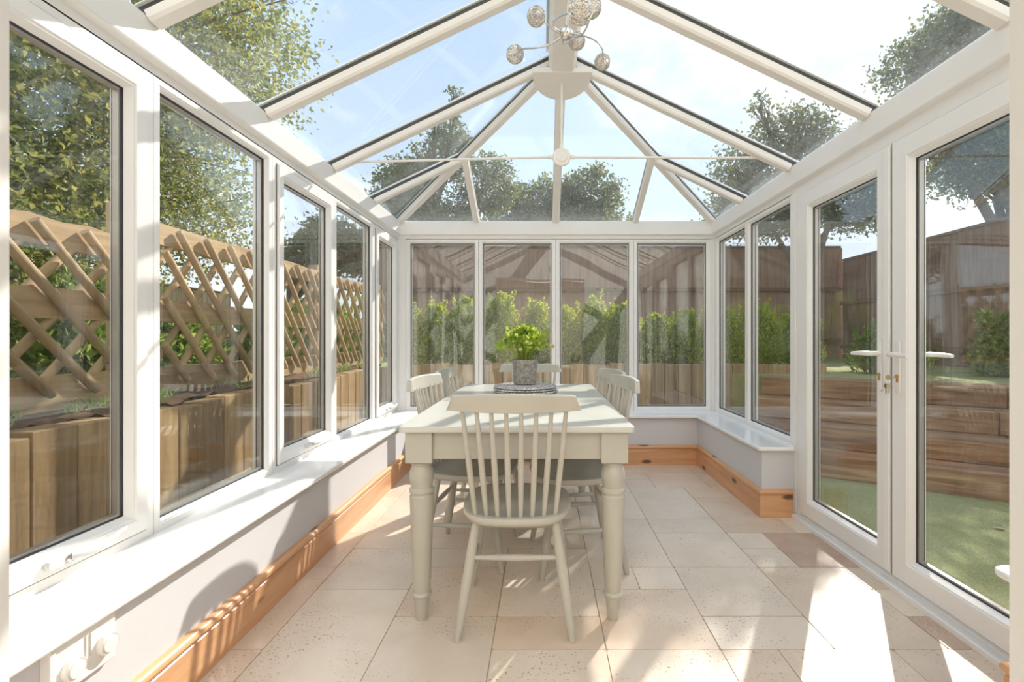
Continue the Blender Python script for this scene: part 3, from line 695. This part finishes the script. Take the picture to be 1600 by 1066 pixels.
# ------------------------------------------------------------ pendant lamp with wire balls
def lamp():
    hx, hy, hz = .096, 2.0, 2.377
    o = empty('pendant_lamp', (hx, hy, 2.738)); tag(o, 'chrome pendant lamp with curled arms and wire ball shades, hung from the ridge', 'ceiling lamp')
    H = Vector((0, 0, hz-2.738))
    def rel(x, y, z): return Vector((x-hx, y-hy, z-2.738))
    m = MB(); m.lathe([(0, 0), (.055, 0), (.052, -.014), (.02, -.022), (0, -.022)], (0.024, 0, 0), 28); autosmooth(m.build('ceiling_rose', 'chrome', o))
    m = MB(); m.tube([(0.024, 0, -.02), (0, 0, H.z)], .0014, 6); m.tube([(.030, .01, -.02), (.006, .004, H.z)], .001, 6); m.build('suspension_wire', 'steel', o)
    m = MB(); prof = [(max(.0005, .028*math.sin(PI*k/12)), -.028*math.cos(PI*k/12)) for k in range(13)]; m.lathe(prof, tuple(H), 24); autosmooth(m.build('hub', 'chrome', o), 2)
    balls = [((-.027, 2.0, 2.446), .15), ((-.123, 2.14, 2.371), -.2), ((.298, 2.40, 2.486), .25), ((.157, 2.22, 2.48), -.1), ((.118, 1.52, 2.14), .2), ((.176, 1.76, 2.32), -.15)]
    rnd = random.Random(2)
    R_ = .040; wb = MB()
    for k in range(84):   # wires wound round a ball
        ax = Vector((rnd.gauss(0, 1), rnd.gauss(0, 1), rnd.gauss(0, 1))).normalized(); u = ax.orthogonal().normalized(); w = ax.cross(u)
        rr = R_*rnd.uniform(.90, 1.0); off = rnd.uniform(-.55, .55)*R_; rc = math.sqrt(rr*rr-off*off)
        pts = [ax*off+(u*math.cos(a)+w*math.sin(a))*rc*rnd.uniform(.985, 1.015) for a in [2*PI*j/18 for j in range(18)]]
        wb.tube(pts, .00075, 3, closed=True)
    first = None
    for i, ((x, y, z), tw) in enumerate(balls):
        p = rel(x, y, z)
        if first is None: sh = wb.build('wire_shade', 'wire', o, loc=p); first = sh
        else:
            sh = first.copy(); COL.objects.link(sh); sh.parent = o; sh.location = p; sh.rotation_euler = (i*1.1, i*.7, i)
        d = (p-H); side = d.cross(Vector((0, 0, 1))).normalized()
        c1 = H+d*.35+side*.22*(1 if tw > 0 else -1)*d.length+Vector((0, 0, -.05+tw*.25)); c2 = H+d*.75+side*.12*(1 if tw > 0 else -1)*d.length+Vector((0, 0, .02))
        pts = []
        for k in range(15):
            t = k/14; q = H*(1-t)**3+c1*3*t*(1-t)**2+c2*3*t*t*(1-t)+p*t**3; pts.append(q)
        e = (pts[-1]-pts[-2]).normalized(); pts[-1] = p-e*.022
        m = MB(); m.tube(pts, .0038, 10); arm = autosmooth(m.build('arm', 'chrome', o))
        m = MB(); m.tube([pts[-1]-e*.012, pts[-1]+e*.006], .0085, 12); m.build('bulb_holder', 'chrome', arm)
        m = MB(); m.tube([p-e*.016, p-e*.008, p+e*.006, p+e*.012], [.004, .007, .007, .002], 10); autosmooth(m.build('bulb', 'plastic', arm))
lamp()

# ------------------------------------------------------------ wall control under the sill
def control():
    x = WL+.004; o = empty('heater_control', (x, 1.17, .30)); tag(o, 'white wall control with two round dials under the left sill', 'heater control')
    m = MB(); m.box(-.004, .012, -.080, .076, -.018, .105); m.build('back_plate', 'plastic', o, bevel=.003)
    m = MB(); m.box(-.004, .020, -.098, -.083, -.16, .105); m.build('cable_duct', 'plastic', o, bevel=.002)
    for y, z in ((-.042, .030), (.045, .035)):
        m = MB(); m.lathe([(.0, .010), (.024, .010), (.0265, .016), (.0265, .024), (.024, .028), (.022, .026), (.019, .026), (.019, .030), (0, .031)], (0, y, z), 36, 0); autosmooth(m.build('dial', 'plastic', o), .5)
    m = MB(); 
    for y in (-.006, .006): m.tube([(.0135, y, .03), (.0135, y, .085)], .0012, 6)
    m.build('indicator_marks', 'plastic_grey', o)
control()

# ------------------------------------------------------------ garden: ground
def gstruct(mb, name, mat, label, cat='ground'): o = mb.build(name, mat); struct(o, label, cat); return o
mb = MB(); mb.box(XR+.07, 14, -3, 6.0, -.30, -.045); gstruct(mb, 'patio_turf', 'turf', 'artificial grass patio outside the french doors')
mb = MB(); mb.box(-1.8, XR+.07, YB+.07, 5.6, -.30, -.05); mb.box(-1.74, XL-.07, -.5, YB+.07, -.30, -.05); gstruct(mb, 'paved_path', 'patio', 'paved path round the back of the conservatory')
mb = MB(); mb.box(-26, -1.84, -3, 30, -.3, .76); mb.box(-1.84, 22, 5.62, 40, -.3, .70); gstruct(mb, 'upper_lawn', 'turf', 'raised lawn behind the sleeper walls')
# sleeper retaining wall, left: upright sleepers
def upright_sleepers(name, label, p0, p1, z0, z1, w=.155, th=.11, group=None, seed=1):
    p0, p1 = Vector(p0), Vector(p1); L_ = (p1-p0).length; d = (p1-p0).normalized(); n = int(L_/w); rnd = random.Random(seed)
    ang = math.atan2(d.y, d.x); o = empty(name, (p0.x, p0.y, z0), ang); tag(o, label, 'retaining wall')
    H_ = z1-z0; base = None
    for k in range(n):
        if base is None:
            m = MB(); m.box(.002, w-.002, -th/2, th/2, 0, H_); base = m.build('sleeper', 'sleeper_upright', o, bevel=.006); c = base
        else:
            c = base.copy(); COL.objects.link(c); c.parent = o
        c.location = (k*w, rnd.uniform(-.004, .004), rnd.uniform(-.012, .012)); 
    return o
upright_sleepers('sleeper_retaining_wall', 'upright timber sleepers holding back soil outside the left windows', (-1.78, .3, 0), (-1.78, 5.56, 0), -.10, .78, w=.165, seed=3)
upright_sleepers('sleeper_retaining_wall', 'upright timber sleepers of the raised bed behind the back windows', (-1.70, 5.56, 0), (3.3, 5.56, 0), -.10, .80, seed=4)
def soil_bed(name, label, x0, x1, y0, y1, z, seed):
    rng = np.random.default_rng(seed); nx = max(4, int((x1-x0)/.05)); ny = max(4, int((y1-y0)/.05))
    X, Y = np.meshgrid(np.linspace(x0, x1, nx), np.linspace(y0, y1, ny), indexing='ij'); Z = z+rng.normal(0, .012, X.shape)
    cx, cy = (x0+x1)/2, (y0+y1)/2
    V = np.stack([X-cx, Y-cy, Z-z], -1).reshape(-1, 3); i = np.arange(nx-1)[:, None]*ny+np.arange(ny-1)[None]; i = i.ravel()
    o = np_mesh(name, V, np.stack([i, i+ny, i+ny+1, i+1], 1), 'soil', loc=(cx, cy, z), smooth=True); tag(o, label, 'soil', kind='stuff'); return o
soil_bed('bed_soil', 'dark soil on top of the left sleeper wall', -2.4, -1.845, .76, 5.5, .785, 1)
soil_bed('bed_soil', 'dark soil in the raised bed behind the back windows', -1.72, 3.3, 5.61, 6.3, .765, 2)
# trellis
def trellis(name, label, y0, y1, x=-2.12, top=1.62):
    zb = .80; o = empty(name, (x, (y0+y1)/2, .78)); tag(o, label, 'trellis fence', 'lattice fences outside the left windows')
    rnd = random.Random(int(y0*10)+7); yc = (y0+y1)/2; Z0 = .78; hl = (y1-y0)/2
    def board(z, h, nm, wob=0):
        m = MB(); n = 14; vs = []
        for k in range(n):
            t = k/(n-1); y = -hl+2*hl*t; a = rnd.uniform(-wob, wob); b = rnd.uniform(-wob, wob)
            vs += [(-.022, y, z-Z0+b), (.020, y, z-Z0+b), (.020, y, z+h-Z0+a), (-.022, y, z+h-Z0+a)]
        m.add(vs, [(0, 1, 2, 3), tuple(4*(n-1)+k for k in (3, 2, 1, 0))]+[(i*4+k, i*4+(k+1) % 4, i*4+4+(k+1) % 4, i*4+4+k) for i in range(n-1) for k in range(4)]); m.build(nm, 'board_wood', o)
    board(zb-.005, .150, 'bottom_board'); board(1.195, .125, 'middle_board', .006); board(top, .115, 'top_board', .010)
    run = .70; H_ = top+.09-.86; L_ = math.hypot(run, H_); ang = math.atan2(H_, run)
    m = MB(); m.tube([(0, 0, -L_/2), (0, 0, -L_/2+.02), (0, 0, L_/2-.02), (0, 0, L_/2)], [.015, .020, .020, .015], 12); base = autosmooth(m.build('pole', 'trellis_wood', o)); first = True
    step = .215; n = int((y1-y0)/step)
    for layer, sg in ((.048, 1), (-.0, -1)):
        for k in range(-3, n+3):
            yy = -hl+.06+k*step+rnd.uniform(-.01, .01); ya, yb_ = yy-run/2, yy+run/2
            if ya < -hl-.05 or yb_ > hl+.05: 
                # shortened poles at panel ends
                ca, cb = max(ya, -hl+.03), min(yb_, hl-.03)
                if cb-ca < .12: continue
                f0, f1 = (ca-ya)/run, (cb-ya)/run; z_0 = .08+H_*f0; z_1 = .08+H_*f1
                if sg > 0: z_0, z_1 = .08+H_*(1-f0), .08+H_*(1-f1)
                m = MB(); m.tube([(layer, ca, z_0), (layer, cb, z_1)], .0195, 12); autosmooth(m.build('pole', 'trellis_wood', o)); continue
            if first: c = base; first = False
            else: c = base.copy(); COL.objects.link(c); c.parent = o
            c.location = (layer, yy, .08+H_/2); c.rotation_euler = (sg*(PI/2-ang), 0, 0)
    for y in (-hl+.0, hl-.0):
        m = MB(); m.box(-.115, -.025, y-.045, y+.045, -.05, 1.02); m.build('post', 'trellis_wood', o)
trellis('trellis_fence', 'rustic pole lattice fence outside the nearest left windows', .75, 2.50, top=1.50)
trellis('trellis_fence', 'rustic pole lattice fence outside the middle left windows', 2.60, 4.62)
trellis('trellis_fence', 'rustic pole lattice fence outside the far left corner', 4.72, 6.3)
# stepped sleepers on the right
def steps():
    A = Vector((1.78, 4.30, -.045)); d = Vector((.841, -.541, 0)); nrm = Vector((.541, .841, 0)); ang = math.atan2(d.y, d.x)
    rnd = random.Random(9)
    for i in range(4):
        p = A+nrm*.30*i+Vector((0, 0, .185*i)); 
        o = empty('sleeper_step', tuple(p), ang); tag(o, ['lowest terrace step of flat timber sleepers beside the turf', 'second terrace step up of flat timber sleepers', 'third terrace step up of flat timber sleepers', 'topmost terrace step of timber sleepers below the lawn'][i], 'garden step')
        x = -.1+rnd.uniform(0, .15)
        while x < 3.0:
            L_ = 1.9; m = MB(); m.box(x+.004, x+L_-.004, 0, .32, 0, .185-.003); c = m.build('sleeper', 'sleeper_flat', o, bevel=.008); x += L_
    T_ = A+nrm*1.22; B_ = T_+d*4.6
    mb = MB(); mb.prism([(T_.x-.3, T_.y+.20, -.3), (B_.x, B_.y, -.3), (16, 3, -.3), (16, 5.62, -.3), (T_.x-.3, 5.62, -.3)], (0, 0, .3+.69)); gstruct(mb, 'terrace_lawn', 'turf', 'lawn at the top of the timber terrace steps')
steps()
# tall close-board fences
def fence(name, label, p0, p1, z0, z1, rails, bw=.125, face=1, mat='fence_wood'):
    p0, p1 = Vector(p0), Vector(p1); d = (p1-p0).normalized(); L_ = (p1-p0).length; ang = math.atan2(d.y, d.x)
    o = empty(name, (p0.x, p0.y, z0), ang); tag(o, label, 'fence'); H_ = z1-z0
    m = MB(); x = 0; rnd = random.Random(11)
    while x < L_:
        t = rnd.uniform(0, .006); m.add([(x+.002, 0, 0), (x+bw+.012, -.008*face, 0), (x+bw+.012, .014*face, 0), (x+.002, .010*face, 0), (x+.002, 0, H_-t), (x+bw+.012, -.008*face, H_-t), (x+bw+.012, .014*face, H_-t), (x+.002, .010*face, H_-t)], [(0,3,2,1),(4,5,6,7),(0,1,5,4),(1,2,6,5),(2,3,7,6),(3,0,4,7)]); x += bw
    m.build('boards', mat, o)
    for z in rails:
        m = MB(); m.box(0, L_, -.012*face, -.065*face, z-z0, z-z0+.075); m.build('rail', 'fence_rail', o)
    m = MB(); m.box(0, L_, -.03, .035, H_, H_+.035); m.build('capping', 'fence_rail', o)
    x = .0
    while x <= L_:
        m = MB(); m.box(x-.05, x+.05, .012*face, .11*face, 0, H_); m.build('post', 'fence_rail', o); x += 2.4
fence('garden_fence', 'tall brown close-board fence behind the shrubs at the back', (-3.4, 9.2, 0), (5.7, 9.2, 0), .70, 2.82, (1.98, 1.0))
fence('garden_fence', 'tall brown close-board fence along the right side of the garden', (5.7, 9.1, 0), (5.7, -1.5, 0), .3, 2.55, (1.72, .9))
fence('garden_fence', 'low timber fence panel beyond the lattice on the left', (-6.2, 9.5, 0), (-6.2, .0, 0), .76, 1.95, (1.6,), face=-1, mat='trellis_wood')

# ------------------------------------------------------------ greenery
def shrub(name, label, cat, x, y, z, r, h, seed, n=3500, mat='leaf_conifer', leafs=(.02, .04), cone=.5, group=None):
    rng = np.random.default_rng(seed); o = empty(name, (x, y, z)); tag(o, label, cat, group)
    # a few upright plumes make the silhouette
    K = 9; pa = rng.uniform(0, 2*PI, K); pr = r*.55*np.sqrt(rng.uniform(0, 1, K)); ph = h*rng.uniform(.72, 1.0, K); ph[0] = h; pr[0] = 0
    k = rng.integers(0, K, n); t = rng.uniform(0, 1, n)**.8
    rad = r*.62*(1-t**2.2*.93)*(.55+.45*np.minimum(1, t*5)); a = rng.uniform(0, 2*PI, n); rr = rad*np.sqrt(rng.uniform(.25, 1, n))
    C_ = np.stack([pr[k]*np.cos(pa[k])*(1-.35*t)+rr*np.cos(a), pr[k]*np.sin(pa[k])*(1-.35*t)+rr*np.sin(a), ph[k]*t], 1)
    Nn = np.stack([np.cos(a)*.7, np.sin(a)*.7, np.full(n, 1.0)], 1)
    ns = 34; j = rng.integers(0, K, ns); sa = rng.uniform(0, 2*PI, ns); sr = r*rng.uniform(.05, .5, ns); st = rng.uniform(.62, 1.0, ns)   # loose shoots breaking the outline
    sb = np.stack([pr[j]*np.cos(pa[j])*.7+sr*np.cos(sa), pr[j]*np.sin(pa[j])*.7+sr*np.sin(sa), ph[j]*st*.93], 1); sd = np.stack([np.cos(sa)*.25, np.sin(sa)*.25, np.ones(ns)], 1)
    q = rng.integers(0, ns, ns*26); tt = rng.uniform(0, 1, ns*26)[:, None]
    C2 = sb[q]+sd[q]*tt*h*.17+rng.normal(0, .012, (ns*26, 3))*(1.3-tt); C_ = np.concatenate([C_, C2]); Nn = np.concatenate([Nn, sd[q]]); n = len(C_)
    V, Fq = leaf_cloud(rng, C_, rng.uniform(leafs[0], leafs[1], n), Nn, .5, .2)
    np_mesh('foliage', V, Fq, mat, o)
    m = MB()
    for j in range(4): m.tube([(0, 0, 0), (pr[j]*.5*math.cos(pa[j]), pr[j]*.5*math.sin(pa[j]), ph[j]*.4), (pr[j]*math.cos(pa[j])*.7, pr[j]*math.sin(pa[j])*.7, ph[j]*.85)], [.014, .010, .004], 6)
    m.build('stem', 'bark', o)
BX = [(-1.38, .62, 'evergreen shrub at the left end of the raised bed, behind the corner post'), (-.98, .70, 'bright evergreen shrub behind the leftmost back window'), (-.52, .74, 'evergreen shrub behind the first back mullion from the left'),
      (-.10, .66, 'evergreen shrub behind the left part of the potted plant window'), (.28, .60, 'evergreen shrub right above the leaves of the potted plant'),
      (.0, 0, ''), (.62, .70, 'tall evergreen shrub just right of the middle back mullion'), (1.02, .62, 'evergreen shrub behind the right edge of the third back window'), (1.40, .52, 'evergreen shrub behind the last back mullion'),
      (1.80, .56, 'evergreen shrub behind the rightmost back window'), (2.24, .58, 'evergreen shrub seen through the corner window on the right'), (2.72, .62, 'evergreen shrub seen through the window beside the doors'), (3.15, .55, 'evergreen shrub at the right end of the raised bed')]
for i, (x, h, lab) in enumerate(BX):
    if not lab: continue
    shrub('evergreen_shrub', lab, 'shrub', x, 5.98+.06*(i % 2), .76, .34, h*1.22, 100+i, 9500, 'leaf_conifer', (.022, .050), group='evergreen shrubs in the raised bed')
LB = [(-3.0, 1.35, .85, 'leafy green bush behind the lattice, nearest to the camera'), (-3.1, 2.2, 1.0, 'leafy green bush behind the lattice in the nearest left window'), (-3.0, 3.2, .75, 'leafy green bush behind the lattice at the left of the large fixed window'),
      (-3.2, 4.1, .62, 'leafy green bush behind the lattice in the middle of the large fixed window'), (-3.1, 5.2, .55, 'low green bush behind the lattice in the middle opening window'), (-2.9, 6.5, .72, 'green bush behind the far end of the lattice'), (-3.9, 7.8, .9, 'green bush beyond the far left corner window'), (-2.1, 7.6, .9, 'green bush at the left end of the back fence')]
for i, (x, y, h, lab) in enumerate(LB):
    shrub('garden_bush', lab, 'bush', x, y, .76, .55, h, 200+i, 5200, 'leaf_bush', (.04, .085), group='bushes behind the lattice fence')
shrub('garden_bush', 'green bush on the terrace seen through the near door', 'bush', 4.9, 5.0, .69, .42, .66, 230, 3600, 'leaf_bush', (.04, .08))
shrub('garden_bush', 'green bush on the terrace seen through the far door', 'bush', 3.95, 5.5, .69, .42, .60, 231, 3600, 'leaf_bush', (.04, .08))
def tree(name, label, base, blobs, n, mat, leafs, seed, density=.55, clump=14, trunk=.14):
    rng = np.random.default_rng(seed); bx, by, bz = base; o = empty(name, base); tag(o, label, 'tree')
    tot = sum(b[3]*b[4]*b[5] for b in blobs); C_ = []; m = MB(); rnd = random.Random(seed)
    for (x, y, z, rx, ry, rz) in blobs:
        k = int(n*(rx*ry*rz)/tot/clump)
        u = rng.normal(size=(k, 3)); u /= np.linalg.norm(u, axis=1)[:, None]; rr = rng.uniform(.15, 1, k)**.45
        cc = u*rr[:, None]*np.array([rx, ry, rz])+np.array([x-bx, y-by, z-bz])
        cs = .09*math.sqrt(rx); pts = cc[:, None, :]+rng.normal(0, 1, (k, clump, 3))*np.array([cs*1.5, cs*1.5, cs])
        C_.append(pts.reshape(-1, 3))
        c = Vector((x-bx, y-by, z-bz)); st = Vector((rnd.uniform(-.1, .1), rnd.uniform(-.1, .1), c.z*.45))
        mid = st.lerp(c, .5)+Vector((rnd.uniform(-.2, .2), rnd.uniform(-.2, .2), .15)); m.tube([st, mid, c], [trunk*.55, trunk*.4, trunk*.18], 7)
        for q in range(14):
            e = Vector(cc[rng.integers(0, k)]) if k else c; s0 = mid.lerp(c, rnd.random()); m2 = s0.lerp(e, .5)+Vector((rnd.uniform(-.1, .1), rnd.uniform(-.1, .1), rnd.uniform(-.05, .12)))
            m.tube([s0, m2, e], [trunk*.16, trunk*.10, trunk*.03], 5)
    zt = max(b[2] for b in blobs)-bz
    m.tube([(0, 0, -.2), (.03, .02, zt*.3), (0, 0, zt*.6), (.04, 0, zt*.95)], [trunk*1.15, trunk, trunk*.7, trunk*.25], 10); m.build('trunk', 'bark', o)
    C_ = np.concatenate(C_); V, Fq = leaf_cloud(rng, C_, rng.uniform(leafs[0], leafs[1], len(C_)), None, .6, .25)
    np_mesh('foliage', V, Fq, mat, o)
def px(x, y, Y): return ((x-848)*Y/F, Y, EYE+(527-y)*Y/F)
def blob(x, y, Y, r, rz=None, ry=None): p = px(x, y, Y); q = r*Y/F; return (*p, q, (ry or r)*Y/F, (rz or r)*Y/F)
tree('broadleaf_tree', 'large yellow-green tree leaning over the lattice on the left', (-5.2, 4.6, .76), [(-4.6, 3.4, 2.7, 1.5, 1.3, 1.2), (-4.9, 4.9, 3.2, 1.7, 1.5, 1.5), (-4.3, 5.6, 4.5, 1.5, 1.3, 1.2), (-5.3, 3.0, 4.6, 1.7, 1.5, 1.3), (-3.5, 4.6, 4.2, 1.2, 1.0, 1.0), (-5.0, 6.3, 2.8, 1.3, 1.1, 1.0), (-3.9, 2.3, 2.1, .9, .9, .7), (-5.2, 3.6, 1.6, 1.6, 1.8, .7)], 105000, 'leaf_yellowgreen', (.038, .072), 31)
tree('broadleaf_tree', 'dark slender tree seen through the roof left of the hub', (-3.2, 14, .7), [blob(700, 240, 14, 40, 50), blob(640, 290, 14, 55, 38), blob(760, 290, 14, 50, 45), blob(716, 160, 14, 14, 36), blob(600, 330, 14, 40, 30), blob(650, 250, 14, 20, 30), blob(670, 360, 14, 90, 45)], 21000, 'leaf_dark', (.08, .15), 32)
tree('broadleaf_tree', 'rounded dark tree seen low through the back slope of the roof', (1.3, 19, .7), [blob(850, 320, 19, 62, 40), blob(925, 300, 19, 50, 38), blob(800, 335, 19, 42, 35), blob(900, 370, 19, 90, 45)], 21000, 'leaf_dark', (.11, .19), 33)
tree('broadleaf_tree', 'hazy tree under the sun seen through the right slope of the roof', (4.6, 8.2, .7), [blob(1235, 215, 7.6, 58, 45), blob(1290, 260, 7.8, 65, 50), blob(1160, 270, 7.6, 50, 45), blob(1190, 325, 7.6, 80, 50), blob(1340, 310, 8, 80, 50), blob(1185, 170, 7.6, 14, 26)], 25000, 'leaf_dark', (.045, .085), 34, clump=9, trunk=.09)
tree('broadleaf_tree', 'tree at the upper right seen through the roof above the doors', (7.2, 7.2, .7), [blob(1500, 60, 7.2, 70, 55), blob(1560, 20, 7.2, 70, 60), blob(1420, 105, 7.2, 45, 40), blob(1540, 130, 7.2, 80, 60), blob(1440, 190, 7.2, 70, 50), blob(1560, 240, 7.2, 90, 70)], 28000, 'leaf_dark', (.05, .09), 35, clump=9)
tree('broadleaf_tree', 'small distant tree beyond the middle left windows', (-6.3, 12, .7), [blob(520, 380, 12, 50, 38), blob(470, 410, 12, 45, 35), blob(570, 400, 12, 40, 38)], 9000, 'leaf_dark', (.09, .15), 36)

# little sprouts on the bed soil, one dry leaf on the turf
rng = np.random.default_rng(77); n = 900
cx = rng.choice(60, n); px_ = rng.uniform(-.22, .25, 60); py_ = rng.uniform(-2.3, 2.4, 60)
C_ = np.stack([px_[cx]+rng.normal(0, .02, n), py_[cx]+rng.normal(0, .02, n), rng.uniform(0, .01, n)], 1)
V, Fq = leaf_cloud(rng, C_, rng.uniform(.03, .075, n), np.tile([[0, 0, 1.1]], (n, 1)), .16, .2)
o = np_mesh('weeds', V, Fq, 'grass_blade', None, (-2.07, 3.0, .785)); tag(o, 'thin green weeds sprouting from the soil above the left sleepers', 'weeds', kind='stuff')
plain('dry_leaf', (.55, .40, .32), .8)
m = MB(); m.add([(0, -.03, .002), (.018, -.008, .012), (.014, .016, .014), (0, .034, .004), (-.016, .014, .013), (-.018, -.01, .011), (0, 0, .005)], [(0, 1, 6), (1, 2, 6), (2, 3, 6), (3, 4, 6), (4, 5, 6), (5, 0, 6)])
o = m.build('fallen_leaf', 'dry_leaf', loc=(2.74, 2.88, -.045)); o.rotation_euler = (0, 0, 1.2); tag(o, 'dry brown leaf lying on the turf outside the near door', 'leaf')
